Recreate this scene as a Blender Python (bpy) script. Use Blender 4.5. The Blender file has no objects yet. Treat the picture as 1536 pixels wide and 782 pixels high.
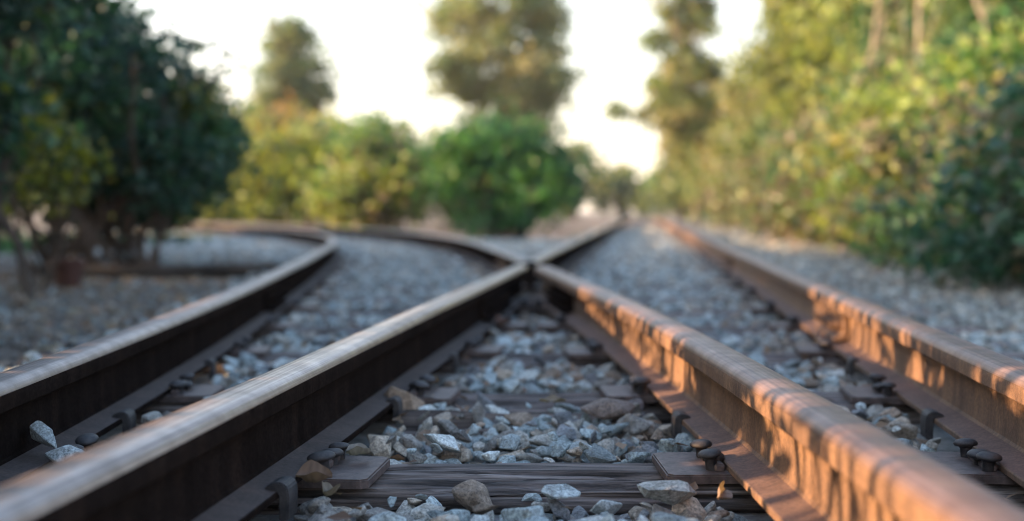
import bpy, bmesh, math, random
import numpy as np
from mathutils import Vector, Matrix, noise as mnoise

random.seed(11)
rng = np.random.default_rng(11)
scene = bpy.context.scene
COL = scene.collection
R = math.radians

# ------------------------------------------------------------------ constants (metres)
CAM_Z = 0.373
F_PX = 1707.0
RAIL_BASE = 0.014
RAIL_H = 0.133
RAIL_TOP = RAIL_BASE + RAIL_H
HALF_G = 0.5275
SLOPE = 0.1136          # heading of the straight track: x = X0 + SLOPE*y
XA, XC = -0.5085, 0.553
SUN_EL, SUN_AZ = 13.2, -97.0   # azimuth from +Y, negative = left

# ------------------------------------------------------------------ object helpers
def tag(o, label=None, cat=None, group=None, kind=None):
    if label: o['label'] = label
    if cat: o['category'] = cat
    if group: o['group'] = group
    if kind: o['kind'] = kind
    return o

def empty(name, loc=(0, 0, 0), rz=0.0):
    o = bpy.data.objects.new(name, None)
    o.empty_display_size = 0.1
    o.location = loc
    o.rotation_euler = (0, 0, rz)
    COL.objects.link(o)
    return o

def link(name, me, mats, parent=None):
    for m in (mats if isinstance(mats, (list, tuple)) else [mats]):
        me.materials.append(m)
    o = bpy.data.objects.new(name, me)
    COL.objects.link(o)
    if parent: o.parent = parent
    return o

def mesh_np(name, V, F, col=None, smooth=False, uv=None, midx=None):
    """V (n,3); F (m,k) uniform polygons; col (n,3) point colours; uv (m*k,2)."""
    V = np.asarray(V, np.float32); F = np.asarray(F, np.int32)
    me = bpy.data.meshes.new(name)
    m, k = F.shape
    me.vertices.add(len(V)); me.vertices.foreach_set('co', V.ravel())
    me.loops.add(m * k); me.loops.foreach_set('vertex_index', F.ravel())
    me.polygons.add(m)
    me.polygons.foreach_set('loop_start', np.arange(0, m * k, k, dtype=np.int32))
    me.polygons.foreach_set('loop_total', np.full(m, k, np.int32))
    me.polygons.foreach_set('use_smooth', np.full(m, bool(smooth)))
    if midx is not None:
        me.polygons.foreach_set('material_index', np.asarray(midx, np.int32))
    me.update(calc_edges=True)
    if col is not None:
        a = me.color_attributes.new('Col', 'FLOAT_COLOR', 'POINT')
        c = np.ones((len(V), 4), np.float32); c[:, :3] = col
        a.data.foreach_set('color', c.ravel())
    if uv is not None:
        l = me.uv_layers.new(name='UVMap')
        l.data.foreach_set('uv', np.asarray(uv, np.float32).ravel())
    return me

def bm_mesh(name, bm, smooth=False):
    me = bpy.data.meshes.new(name)
    bm.normal_update()
    bm.to_mesh(me); bm.free()
    if smooth:
        for p in me.polygons: p.use_smooth = True
    return me

# ------------------------------------------------------------------ material helpers
def new_mat(name):
    m = bpy.data.materials.new(name); m.use_nodes = True
    nt = m.node_tree
    for n in list(nt.nodes): nt.nodes.remove(n)
    out = nt.nodes.new('ShaderNodeOutputMaterial')
    b = nt.nodes.new('ShaderNodeBsdfPrincipled')
    nt.links.new(b.outputs[0], out.inputs[0])
    return m, nt, b, out

def N(nt, t, **kw):
    n = nt.nodes.new(t)
    for k, v in kw.items():
        if k in n.inputs.keys(): n.inputs[k].default_value = v
        else: setattr(n, k, v)
    return n

def ramp(nt, fac, stops):
    r = nt.nodes.new('ShaderNodeValToRGB')
    e = r.color_ramp.elements
    while len(e) > 1: e.remove(e[-1])
    e[0].position = stops[0][0]; e[0].color = (*stops[0][1], 1)
    for p, c in stops[1:]:
        x = e.new(p); x.color = (*c, 1)
    nt.links.new(fac, r.inputs[0])
    return r.outputs[0]

def coords(nt, kind, scale):
    tc = nt.nodes.new('ShaderNodeTexCoord')
    mp = nt.nodes.new('ShaderNodeMapping')
    mp.inputs['Scale'].default_value = scale
    nt.links.new(tc.outputs[kind], mp.inputs[0])
    return mp.outputs[0]

def noise(nt, vec, scale, detail=4, rough=0.55):
    n = N(nt, 'ShaderNodeTexNoise', Scale=scale, Detail=detail, Roughness=rough)
    nt.links.new(vec, n.inputs['Vector'])
    return n.outputs['Fac']

def bump(nt, b, height, strength, dist, prev=None):
    n = N(nt, 'ShaderNodeBump', Strength=strength, Distance=dist)
    nt.links.new(height, n.inputs['Height'])
    if prev: nt.links.new(prev, n.inputs['Normal'])
    nt.links.new(n.outputs[0], b.inputs['Normal'])
    return n.outputs[0]

def mixc(nt, mode, fac, a, b):
    n = nt.nodes.new('ShaderNodeMix'); n.data_type = 'RGBA'; n.blend_type = mode
    for s, v in ((n.inputs[0], fac), (n.inputs[6], a), (n.inputs[7], b)):
        if hasattr(v, 'links') or isinstance(v, bpy.types.NodeSocket): nt.links.new(v, s)
        elif isinstance(v, (int, float)): s.default_value = v
        else: s.default_value = (*v, 1)
    return n.outputs[2]

def mat_rust(name, dark, mid, bright, rough=0.75, metallic=0.0, spec=0.35):
    m, nt, b, out = new_mat(name)
    uvc = coords(nt, 'UV', (9, 1.5, 1))          # u along the rail, v round the profile: runs down the web
    oc = coords(nt, 'Object', (1, 1, 1))
    runs = noise(nt, uvc, 3.0, 5, 0.6)
    fine = noise(nt, oc, 160, 4, 0.7)
    blot = noise(nt, oc, 14, 5, 0.6)
    c1 = ramp(nt, runs, [(0.3, dark), (0.52, mid), (0.72, bright)])
    c2 = ramp(nt, blot, [(0.35, dark), (0.65, mid)])
    c = mixc(nt, 'MIX', 0.4, c1, c2)
    sp = ramp(nt, fine, [(0.3, (0.55, 0.55, 0.55)), (0.7, (1.25, 1.2, 1.15))])
    c = mixc(nt, 'MULTIPLY', 1.0, c, sp)
    nt.links.new(c, b.inputs['Base Color'])
    b.inputs['Roughness'].default_value = rough
    b.inputs['Specular IOR Level'].default_value = spec
    b.inputs['Metallic'].default_value = metallic
    p = bump(nt, b, fine, 0.5, 0.0015)
    bump(nt, b, blot, 0.35, 0.004, p)
    return m

def mat_runface(name, base, streak, rough, metallic):
    """top of a rail head: worn lengthwise streaks over rust"""
    m, nt, b, out = new_mat(name)
    uvc = coords(nt, 'UV', (0.6, 90, 1))
    oc = coords(nt, 'Object', (1, 1, 1))
    s = noise(nt, uvc, 2.0, 5, 0.6)
    bl = noise(nt, oc, 22, 5, 0.65)
    fine = noise(nt, oc, 220, 3, 0.6)
    c = ramp(nt, s, [(0.35, base), (0.62, streak)])
    c = mixc(nt, 'MULTIPLY', 0.8, c, ramp(nt, bl, [(0.3, (0.6, 0.55, 0.5)), (0.65, (1.1, 1.1, 1.1))]))
    nt.links.new(c, b.inputs['Base Color'])
    b.inputs['Metallic'].default_value = metallic
    mr = N(nt, 'ShaderNodeMapRange'); nt.links.new(bl, mr.inputs[0])
    mr.inputs[3].default_value = rough + 0.14; mr.inputs[4].default_value = rough - 0.12
    nt.links.new(mr.outputs[0], b.inputs['Roughness'])
    p = bump(nt, b, s, 0.12, 0.001)
    bump(nt, b, fine, 0.25, 0.0008, p)
    return m

def mat_iron(name, a, c2, rough=0.6):
    m, nt, b, out = new_mat(name)
    oc = coords(nt, 'Object', (1, 1, 1))
    f = noise(nt, oc, 60, 5, 0.65)
    nt.links.new(ramp(nt, f, [(0.35, a), (0.7, c2)]), b.inputs['Base Color'])
    b.inputs['Roughness'].default_value = rough
    b.inputs['Metallic'].default_value = 0.25
    bump(nt, b, noise(nt, oc, 180, 4, 0.6), 0.35, 0.0015)
    return m

def mat_wood(name, dark, mid, light):
    m, nt, b, out = new_mat(name)
    g = coords(nt, 'Object', (1.6, 34, 34))
    g2 = coords(nt, 'Object', (4, 150, 150))
    oc = coords(nt, 'Object', (1, 1, 1))
    n1 = noise(nt, g, 1.6, 6, 0.65)
    n2 = noise(nt, g2, 1.5, 4, 0.6)
    bl = noise(nt, oc, 6, 3, 0.5)
    c = ramp(nt, n1, [(0.38, dark), (0.5, mid), (0.66, light)])
    c = mixc(nt, 'MULTIPLY', 0.9, c, ramp(nt, n2, [(0.38, (0.42, 0.42, 0.4)), (0.6, (1.15, 1.15, 1.15))]))
    c = mixc(nt, 'MULTIPLY', 0.7, c, ramp(nt, bl, [(0.3, (0.7, 0.62, 0.55)), (0.7, (1.1, 1.1, 1.1))]))
    nt.links.new(c, b.inputs['Base Color'])
    b.inputs['Roughness'].default_value = 0.85
    p = bump(nt, b, n1, 0.9, 0.006)
    bump(nt, b, n2, 0.7, 0.002, p)
    return m

def mat_stone(name, rough=0.85):
    m, nt, b, out = new_mat(name)
    at = N(nt, 'ShaderNodeAttribute', attribute_name='Col')
    oc = coords(nt, 'Object', (1, 1, 1))
    sp = noise(nt, oc, 230, 4, 0.8)
    vein = noise(nt, oc, 48, 7, 0.7)
    c = mixc(nt, 'MULTIPLY', 1.0, at.outputs['Color'],
             ramp(nt, sp, [(0.34, (0.35, 0.35, 0.36)), (0.5, (1, 1, 1)), (0.66, (1.6, 1.57, 1.52))]))
    c = mixc(nt, 'MULTIPLY', 0.85, c, ramp(nt, vein, [(0.34, (0.52, 0.46, 0.40)), (0.52, (1.05, 1.05, 1.05)), (0.68, (1.35, 1.35, 1.35))]))
    nt.links.new(c, b.inputs['Base Color'])
    b.inputs['Roughness'].default_value = rough
    p = bump(nt, b, vein, 0.7, 0.006)
    bump(nt, b, sp, 0.45, 0.002, p)
    return m

def mat_leaf(name, trans=0.4, rough=0.5):
    m, nt, b, out = new_mat(name)
    at = N(nt, 'ShaderNodeAttribute', attribute_name='Col')
    nt.links.new(at.outputs['Color'], b.inputs['Base Color'])
    b.inputs['Roughness'].default_value = rough
    t = N(nt, 'ShaderNodeBsdfTranslucent')
    g = mixc(nt, 'MULTIPLY', 1.0, at.outputs['Color'], (1.5, 1.45, 0.8))
    nt.links.new(g, t.inputs['Color'])
    mx = N(nt, 'ShaderNodeMixShader'); mx.inputs[0].default_value = trans
    nt.links.new(b.outputs[0], mx.inputs[1]); nt.links.new(t.outputs[0], mx.inputs[2])
    nt.links.new(mx.outputs[0], out.inputs[0])
    return m

def mat_bark(name, a, c):
    m, nt, b, out = new_mat(name)
    g = coords(nt, 'Object', (14, 14, 3))
    f = noise(nt, g, 2.2, 6, 0.65)
    nt.links.new(ramp(nt, f, [(0.35, a), (0.65, c)]), b.inputs['Base Color'])
    b.inputs['Roughness'].default_value = 0.9
    bump(nt, b, f, 0.8, 0.02)
    return m

def mat_ground(name, c0, c1, c2, scale, pebble):
    m, nt, b, out = new_mat(name)
    oc = coords(nt, 'Object', (1, 1, 1))
    big = noise(nt, oc, scale, 6, 0.6)
    v = N(nt, 'ShaderNodeTexVoronoi', Scale=pebble)
    nt.links.new(oc, v.inputs['Vector'])
    fine = noise(nt, oc, 70, 5, 0.7)
    c = ramp(nt, big, [(0.32, c0), (0.5, c1), (0.68, c2)])
    c = mixc(nt, 'MULTIPLY', 0.8, c, ramp(nt, fine, [(0.3, (0.55, 0.53, 0.5)), (0.7, (1.3, 1.3, 1.3))]))
    sat = N(nt, 'ShaderNodeHueSaturation', Saturation=0.0, Value=1.0)
    nt.links.new(v.outputs['Color'], sat.inputs['Color'])
    c = mixc(nt, 'OVERLAY', 0.45, c, sat.outputs[0])
    nt.links.new(c, b.inputs['Base Color'])
    b.inputs['Roughness'].default_value = 0.95
    p = bump(nt, b, v.outputs['Distance'], -0.8, 0.02)
    bump(nt, b, fine, 0.6, 0.01, p)
    return m

M = {}
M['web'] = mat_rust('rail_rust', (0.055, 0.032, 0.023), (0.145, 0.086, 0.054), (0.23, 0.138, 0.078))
M['web_shaded'] = mat_rust('rail_rust_shaded', (0.008, 0.006, 0.0055), (0.015, 0.011, 0.010), (0.03, 0.019, 0.015), 0.95, 0.0, 0.0)  # same rust painted near black, standing in for shade on these rail sides
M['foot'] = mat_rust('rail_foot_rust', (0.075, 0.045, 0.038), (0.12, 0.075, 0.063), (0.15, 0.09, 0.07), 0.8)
M['foot_shaded'] = mat_rust('rail_foot_dust_shaded', (0.036, 0.026, 0.024), (0.06, 0.044, 0.041), (0.085, 0.058, 0.05), 0.8)  # dusty foot for the same rails, with their shade painted in as darker rust
M['run_A'] = mat_runface('worn_rail_top', (0.075, 0.046, 0.037), (0.40, 0.34, 0.315), 0.34, 0.6)
M['run_B'] = mat_runface('rusty_rail_top', (0.10, 0.060, 0.048), (0.19, 0.122, 0.10), 0.44, 0.3)
M['run_D'] = mat_runface('grey_rail_top', (0.12, 0.10, 0.095), (0.24, 0.205, 0.195), 0.42, 0.4)
M['iron'] = mat_iron('dark_iron', (0.013, 0.013, 0.016), (0.062, 0.052, 0.05), 0.62)
M['plate'] = mat_iron('rusty_plate', (0.04, 0.029, 0.027), (0.13, 0.09, 0.08), 0.55)
M['wood'] = mat_wood('weathered_timber', (0.022, 0.017, 0.016), (0.125, 0.10, 0.095), (0.24, 0.205, 0.195))
M['wood2'] = mat_wood('dark_timber', (0.012, 0.010, 0.009), (0.03, 0.024, 0.02), (0.06, 0.05, 0.045))
M['clay'] = mat_iron('brown_clay', (0.05, 0.019, 0.014), (0.085, 0.033, 0.024), 0.8)
M['stone'] = mat_stone('crushed_granite')
M['leaf'] = mat_leaf('foliage')
M['deadleaf'] = mat_leaf('dry_leaf', 0.2, 0.7)
M['bark'] = mat_bark('brown_bark', (0.025, 0.018, 0.014), (0.075, 0.055, 0.042))
M['bark_brown'] = mat_bark('warm_brown_bark', (0.045, 0.03, 0.024), (0.10, 0.07, 0.053))
M['bark_pale'] = mat_bark('pale_bark', (0.07, 0.055, 0.045), (0.34, 0.29, 0.24))
M['bark_mid'] = mat_bark('grey_bark', (0.10, 0.08, 0.065), (0.19, 0.16, 0.135))
M['ground'] = mat_ground('dry_soil', (0.05, 0.037, 0.03), (0.09, 0.073, 0.062), (0.14, 0.125, 0.11), 1.3, 40)
M['bed'] = mat_ground('ballast_floor', (0.10, 0.085, 0.075), (0.16, 0.16, 0.16), (0.22, 0.235, 0.245), 3.0, 34)

# ------------------------------------------------------------------ rail paths
def heading(s):
    """heading (rad, + right) of the diverging track against distance y from the camera"""
    xs = [-4, 0.4, 1.5, 3.0, 5.0, 8.0, 27.0]
    hs = [0.06, 0.012, -0.030, -0.078, -0.094, -0.115, -0.78]
    return float(np.interp(s, xs, hs))

def curve_path(off, s0, s1, ds=0.05):
    ref_s, ref_x = 1.5, -0.172
    out = []
    # integrate from ref point both ways
    def integ(a, b):
        pts = []; x, y, s = ref_x, ref_s, ref_s
        step = ds if b > a else -ds
        while (s <= b) if step > 0 else (s >= b):
            h = heading(s)
            pts.append((s, x, y, h))
            x += math.sin(h) * step; y += math.cos(h) * step; s += step
        return pts
    fw = integ(ref_s, max(s1, ref_s) + ds); bw = integ(ref_s, min(s0, ref_s) - ds)
    allp = bw[::-1][:-1] + fw
    for s, x, y, h in allp:
        if s0 <= s <= s1:
            out.append(Vector((x + off * math.cos(h), y - off * math.sin(h), 0)))
    return out

def straight_path(x0, y0, y1, ds=0.08):
    n = max(2, int((y1 - y0) / ds))
    return [Vector((x0 + SLOPE * y, y, 0)) for y in np.linspace(y0, y1, n)]

PROF = []   # half profile right side, from bottom centre up to top centre: (x, z, slot)
HALF = [(0.055, 0.000), (0.055, 0.0075), (0.0535, 0.0092), (0.020, 0.0150), (0.0125, 0.0172), (0.0088, 0.0215),
        (0.0074, 0.032), (0.0068, 0.062), (0.0072, 0.082), (0.0095, 0.0875), (0.0150, 0.0905), (0.0320, 0.0945),
        (0.0340, 0.0970), (0.0345, 0.1110), (0.0335, 0.1190), (0.0300, 0.1260), (0.0240, 0.1304), (0.0140, 0.1328)]
LOOP = HALF + [(-x, z) for x, z in HALF[::-1]]

def rail_mesh(name, path, zoff=0.0, wear=0):
    n, k = len(path), len(LOOP)
    P = np.array([[p.x, p.y] for p in path])
    T = np.gradient(P, axis=0); T /= np.linalg.norm(T, axis=1)[:, None]
    Nn = np.stack([T[:, 1], -T[:, 0]], 1)
    L = np.array(LOOP)
    seg = np.concatenate([[0], np.cumsum(np.linalg.norm(np.diff(P, axis=0), axis=1))])
    per = np.concatenate([[0], np.cumsum(np.linalg.norm(np.diff(np.vstack([L, L[:1]]), axis=0), axis=1))])
    V = np.zeros((n, k, 3))
    V[:, :, :2] = P[:, None, :] + Nn[:, None, :] * L[None, :, 0, None]
    V[:, :, 2] = L[None, :, 1] + RAIL_BASE + zoff
    # slight unevenness of worn steel
    ph = rng.uniform(0, 6, 3)
    V[:, :, 2] += 0.0006 * np.sin(seg * 3.1 + ph[0])[:, None]
    F, UV, MI = [], [], []
    for i in range(n - 1):
        for j in range(k):
            j2 = (j + 1) % k
            F.append((i * k + j, (i + 1) * k + j, (i + 1) * k + j2, i * k + j2))
            UV += [(seg[i], per[j]), (seg[i + 1], per[j]), (seg[i + 1], per[j + 1]), (seg[i], per[j + 1])]
            top = 14 <= j <= len(LOOP) - 16
            MI.append(1 if top else (2 if (2 <= j <= 3 or k - 5 <= j <= k - 4) else 0))
    me = mesh_np(name, V.reshape(-1, 3), F, None, True, UV, MI)
    # end caps
    bm = bmesh.new(); bm.from_mesh(me); bm.verts.ensure_lookup_table()
    for base in (0, (n - 1) * k):
        vs = [bm.verts[base + j] for j in range(k)]
        if base == 0: vs = vs[::1]
        else: vs = vs[::-1]
        try:
            f = bm.faces.new(vs); f.smooth = False
        except ValueError: pass
    bmesh.ops.recalc_face_normals(bm, faces=bm.faces)
    bm.to_mesh(me); bm.free()
    me.update()
    me.set_sharp_from_angle(angle=R(32))
    return me

# frog (crossing of the two inner rails)
def lineA(y): return XA + SLOPE * y
Bfull = curve_path(HALF_G, -2.0, 27.0)
frog = min(Bfull, key=lambda p: abs(p.x - lineA(p.y)) + (0 if p.y > 2 else 9))
FY = frog.y
print('FROG', frog)
B_near = [p for p in Bfull if p.y <= FY - 0.45]
B_far = [p for p in Bfull if p.y >= FY - 0.06]
rails = {}
def add_rail(key, path, mats, label, zoff=0.0):
    o = link('rail', rail_mesh('rail', path, zoff), mats + [M['foot_shaded'] if mats[0] is M['web_shaded'] else M['foot']])
    tag(o, label, 'rail', 'steel rails of the turnout')
    rails[key] = (o, path)
    return o
D_path = curve_path(-HALF_G, -2.0, 27.0)
add_rail('D', D_path, [M['web_shaded'], M['run_D']], 'outer left rail, grey worn top, bending away to the left in the distance')
add_rail('A', straight_path(XA, -2.0, FY - 0.45), [M['web_shaded'], M['run_A']], 'inner left rail with streaky shiny top and black shaded side, nearest at lower left')
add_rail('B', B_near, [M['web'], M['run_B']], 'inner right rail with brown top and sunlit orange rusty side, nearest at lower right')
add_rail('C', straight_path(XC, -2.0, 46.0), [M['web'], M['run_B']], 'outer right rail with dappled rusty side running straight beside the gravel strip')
add_rail('Af', straight_path(XA, FY - 0.06, 46.0), [M['web_shaded'], M['run_A']], 'straight far rail running from the crossing to the right distance', 0.0)
add_rail('Bf', B_far, [M['web_shaded'], M['run_D']], 'curving far rail running from the crossing towards the left', -0.0025)

# ------------------------------------------------------------------ joint bars (parts of rails) with bolts (sub-parts)
def tangent_at(path, y):
    i = min(range(len(path)), key=lambda i: abs(path[i].y - y))
    a, b = path[max(0, i - 1)], path[min(len(path) - 1, i + 1)]
    t = (b - a).normalized()
    return path[i], t

def box_bm(sx, sy, sz, bev=0.0, seg=1):
    bm = bmesh.new()
    bmesh.ops.create_cube(bm, size=1)
    bmesh.ops.scale(bm, vec=(sx, sy, sz), verts=bm.verts)
    if bev: bmesh.ops.bevel(bm, geom=bm.edges[:], offset=bev, segments=seg, affect='EDGES', profile=0.6)
    return bm

def lathe_bm(prof, n=16):
    bm = bmesh.new(); rings = []
    for r, z in prof:
        if r < 1e-6: rings.append([bm.verts.new((0, 0, z))])
        else: rings.append([bm.verts.new((r * math.cos(2 * math.pi * i / n), r * math.sin(2 * math.pi * i / n), z)) for i in range(n)])
    for a, b in zip(rings, rings[1:]):
        for i in range(n):
            j = (i + 1) % n
            if len(a) == 1 and len(b) == 1: continue
            if len(a) == 1: bm.faces.new((a[0], b[i], b[j]))
            elif len(b) == 1: bm.faces.new((a[i], a[j], b[0]))
            else: bm.faces.new((a[i], a[j], b[j], b[i]))
    bmesh.ops.recalc_face_normals(bm, faces=bm.faces)
    return bm

fish_me = None
def joint_bar(rail_key, y, side, length, mat):
    o, path = rails[rail_key]
    p, t = tangent_at(path, y)
    nrm = Vector((t.y, -t.x, 0)) * side
    bm = bmesh.new()
    # angled bar: profile in (out, z) swept along length
    prof = [(0.009, 0.021), (0.044, 0.0165), (0.047, 0.019), (0.046, 0.024), (0.026, 0.032), (0.0215, 0.045), (0.0215, 0.070), (0.026, 0.084), (0.0265, 0.0925), (0.010, 0.089)]
    secs = []
    for sgn in (-0.5, 0.5):
        secs.append([bm.verts.new((sgn * length, q, z + RAIL_BASE + 0.0012)) for q, z in prof])
    k = len(prof)
    for j in range(k):
        bm.faces.new((secs[0][j], secs[1][j], secs[1][(j + 1) % k], secs[0][(j + 1) % k]))
    bm.faces.new(secs[0]); bm.faces.new(secs[1][::-1])
    bmesh.ops.recalc_face_normals(bm, faces=bm.faces)
    bar = link('fishplate', bm_mesh('fishplate', bm), mat, o)
    Mx = Matrix(((t.x, nrm.x, 0, p.x), (t.y, nrm.y, 0, p.y), (0, 0, 1, 0), (0, 0, 0, 1)))
    bar.matrix_world = Mx
    nb = 4
    for i in range(nb):
        u = (i - (nb - 1) / 2) * length / nb
        bb = lathe_bm([(0.0, 0.02), (0.016, 0.02), (0.017, 0.004), (0.017, -0.002)], 6)
        sh = lathe_bm([(0.0, 0.033), (0.009, 0.033), (0.009, 0.018)], 10)
        tmp = bpy.data.meshes.new('t'); sh.to_mesh(tmp); sh.free(); bb.from_mesh(tmp); bpy.data.meshes.remove(tmp)
        bmesh.ops.rotate(bb, verts=bb.verts, cent=(0, 0, 0), matrix=Matrix.Rotation(-math.pi / 2, 3, 'X'))
        bo = link('bolt', bm_mesh('bolt', bb), mat, bar)
        bo.location = (u, 0.0225, 0.058 + RAIL_BASE)
    return bar
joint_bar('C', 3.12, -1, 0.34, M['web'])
joint_bar('B', 4.05, -1, 0.52, M['web_shaded'])
joint_bar('A', 3.78, 1, 0.60, M['web_shaded'])
joint_bar('D', 4.05, 1, 0.40, M['web_shaded'])
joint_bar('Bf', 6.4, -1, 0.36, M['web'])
joint_bar('C', 7.0, -1, 0.40, M['web'])

def rail_x(key, y):
    o, path = rails[key]
    if y < path[0].y or y > path[-1].y: return None
    ys = [p.y for p in path]
    return float(np.interp(y, ys, [p.x for p in path]))

# ------------------------------------------------------------------ sleepers
def sleeper_mesh(L, W, H, seed, hi):
    nx, nw, nh = (420, 64, 30) if hi else (120, 18, 8)
    cr = [(random.uniform(-0.5, 0.5), random.uniform(-0.6, 0.6), random.uniform(0.35, 1.0), random.uniform(0.6, 1.0)) for _ in range(21)]
    off = seed * 17.3
    # closed ring of (w, h) points swept along x
    ring = []
    for i in range(nw): ring.append((-W / 2 + W * i / nw, H / 2))
    for i in range(nh): ring.append((W / 2, H / 2 - H * i / nh))
    for i in range(nw): ring.append((W / 2 - W * i / nw, -H / 2))
    for i in range(nh): ring.append((-W / 2, -H / 2 + H * i / nh))
    k = len(ring); V = []
    for ix in range(nx + 1):
        x = -L / 2 + L * ix / nx
        for w, h in ring:
            # rounded worn arrises
            dw, dh = W / 2 - abs(w), H / 2 - abs(h)
            e = 0.012
            r = max(0.0, e - dw) * max(0.0, e - dh) / e
            ww = w - math.copysign(r * 0.7, w); hh = h - math.copysign(r * 0.7, h)
            a = mnoise.noise(Vector((x * 2.2 + off, w * 55, h * 55 + off)))
            b = mnoise.noise(Vector((x * 1.1 - off, w * 24 + 5, h * 24)))
            c = mnoise.noise(Vector((x * 6 + off, w * 9, h * 9)))
            crack = max(0.0, 0.16 - abs(b)) / 0.16
            d = 0.0035 * a + 0.0040 * c - 0.014 * crack ** 2
            # long splits that wander along the grain
            pc = (w / W) if dh < 1e-6 else (h / H)
            face = 0 if dh < 1e-6 else 1
            for q, (c0, c1, ln, dep) in enumerate(cr):
                if q % 3 == 2 and face == 0 or q % 3 != 2 and face == 1: continue
                pos_ = c0 + 0.05 * math.sin(x * 5 + q * 2.1) + 0.025 * math.sin(x * 13 + q)
                dist = abs(pc - pos_) * (W if face == 0 else H)
                along = abs(x - c1 * L * 0.4) / ln
                if along < 1 and dist < 0.0075: d -= 0.019 * dep * (1 - along ** 2) * (1 - dist / 0.0075)
            nl = math.hypot(0 if dh < 1e-6 else w, 0 if dw < 1e-6 and dh > 1e-6 else h) or 1
            if dh < 1e-6: hh += d * math.copysign(1, h)
            else: ww += d * math.copysign(1, w)
            V.append((x, ww, hh - H / 2 - 0.003))
    F = []
    for ix in range(nx):
        for j in range(k):
            F.append((ix * k + j, ix * k + (j + 1) % k, (ix + 1) * k + (j + 1) % k, (ix + 1) * k + j))
    me = mesh_np('sleeper', V, F, None, True)
    bm = bmesh.new(); bm.from_mesh(me); bm.verts.ensure_lookup_table()
    bm.faces.new([bm.verts[j] for j in range(k)]); bm.faces.new([bm.verts[nx * k + j] for j in range(k)][::-1])
    bmesh.ops.recalc_face_normals(bm, faces=bm.faces)
    bm.to_mesh(me); bm.free()
    return me

ORD = ['first', 'second', 'third', 'fourth', 'fifth', 'sixth', 'seventh', 'eighth', 'ninth', 'tenth', 'eleventh', 'twelfth',
       'thirteenth', 'fourteenth', 'fifteenth', 'sixteenth', 'seventeenth', 'eighteenth', 'nineteenth', 'twentieth']
tie_boxes = []      # (x0,x1,y,halfwidth, top)
def add_sleeper(cx, cy, L, rz, me, label, dz=0.0, group='timber sleepers of the turnout'):
    o = bpy.data.objects.new('railway_sleeper', me); COL.objects.link(o)
    o.location = (cx, cy, dz); o.rotation_euler = (0, 0, rz)
    tag(o, label, 'sleeper', group)
    return o
TIE_Y0, TIE_S = 1.615, 0.668
near_me = sleeper_mesh(2.75, 0.185, 0.15, 3, True); near_me.materials.append(M['wood'])
ties = []
mes = [sleeper_mesh(2.75, 0.18, 0.15, s, False) for s in (5, 8, 12)]
for m_ in mes: m_.materials.append(M['wood'])
nlong = 7
for i in range(nlong):
    y = TIE_Y0 + i * TIE_S
    lab = ('cracked dark timber sleeper lying nearest the camera across the foreground' if i == 0 else
           f'weathered timber sleeper, {ORD[i]} from the front, spanning all four rails')
    cx = 0.06 + 0.03 * i
    add_sleeper(cx, y, 2.75, random.uniform(-0.012, 0.012), near_me if i == 0 else mes[i % 3], lab, 0.0 if i < 4 else -0.004)
    ties.append((y, 0.0925 if i == 0 else 0.09, cx - 1.375, cx + 1.375))
sh_me = [sleeper_mesh(1.75, 0.18, 0.15, s, False) for s in (21, 22)]
for m_ in sh_me: m_.materials.append(M['wood'])
straight_t, curve_t = [], []
for i in range(9):
    y = TIE_Y0 + (nlong + i) * TIE_S
    x = (rail_x('Af', y) + rail_x('C', y)) / 2
    add_sleeper(x, y, 1.75, -SLOPE, sh_me[i % 2], f'half buried sleeper of the straight track, {ORD[i]} beyond the long crossing timbers', -0.006)
    straight_t.append((x, y))
for i in range(9):
    s = TIE_Y0 + (nlong + i) * TIE_S
    p = curve_path(0, s, s + 0.06)[0]
    add_sleeper(p.x, p.y, 1.75, -heading(s), sh_me[(i + 1) % 2], f'half buried sleeper of the curving track, {ORD[i]} beyond the long crossing timbers', -0.006)
    curve_t.append((p.x, p.y, s))

# buried split plank between the first two sleepers
pl = sleeper_mesh(0.36, 0.06, 0.05, 31, False)
o = link('split_plank', pl, M['wood']); o.location = (-0.022, 2.035, -0.014); o.rotation_euler = (0.05, 0, 0.03)
tag(o, 'short splintered timber strip half buried in ballast between the first two sleepers', 'timber')
# old timber lying under the left bush
tb = sleeper_mesh(1.7, 0.12, 0.12, 41, False)
o = link('timber_baulk', tb, M['wood2']); o.location = (-2.02, 7.05, 0.045); o.rotation_euler = (0, 0, 0.06)
tag(o, 'dark timber baulk lying on the soil under the left bush', 'timber')
def lathe_mesh(name, prof, n=24):
    V, F = [], []
    for r, z in prof:
        for i in range(n): V.append((r * math.cos(6.28319 * i / n), r * math.sin(6.28319 * i / n), z))
    for a in range(len(prof) - 1):
        for i in range(n): F.append((a * n + i, a * n + (i + 1) % n, (a + 1) * n + (i + 1) % n, (a + 1) * n + i))
    me = mesh_np(name, V, F, None, True); me.set_sharp_from_angle(angle=R(35)); return me
pot = link('plant_pot', lathe_mesh('plant_pot', [(0.001, 0.0), (0.06, 0.0), (0.078, 0.125), (0.088, 0.127), (0.092, 0.165), (0.078, 0.165), (0.074, 0.13), (0.001, 0.125)]), M['clay'])
pot.location = (-2.44, 6.25, -0.055)
tag(pot, 'dark red-brown clay pot standing right of the two thin trunks', 'pot')

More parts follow.
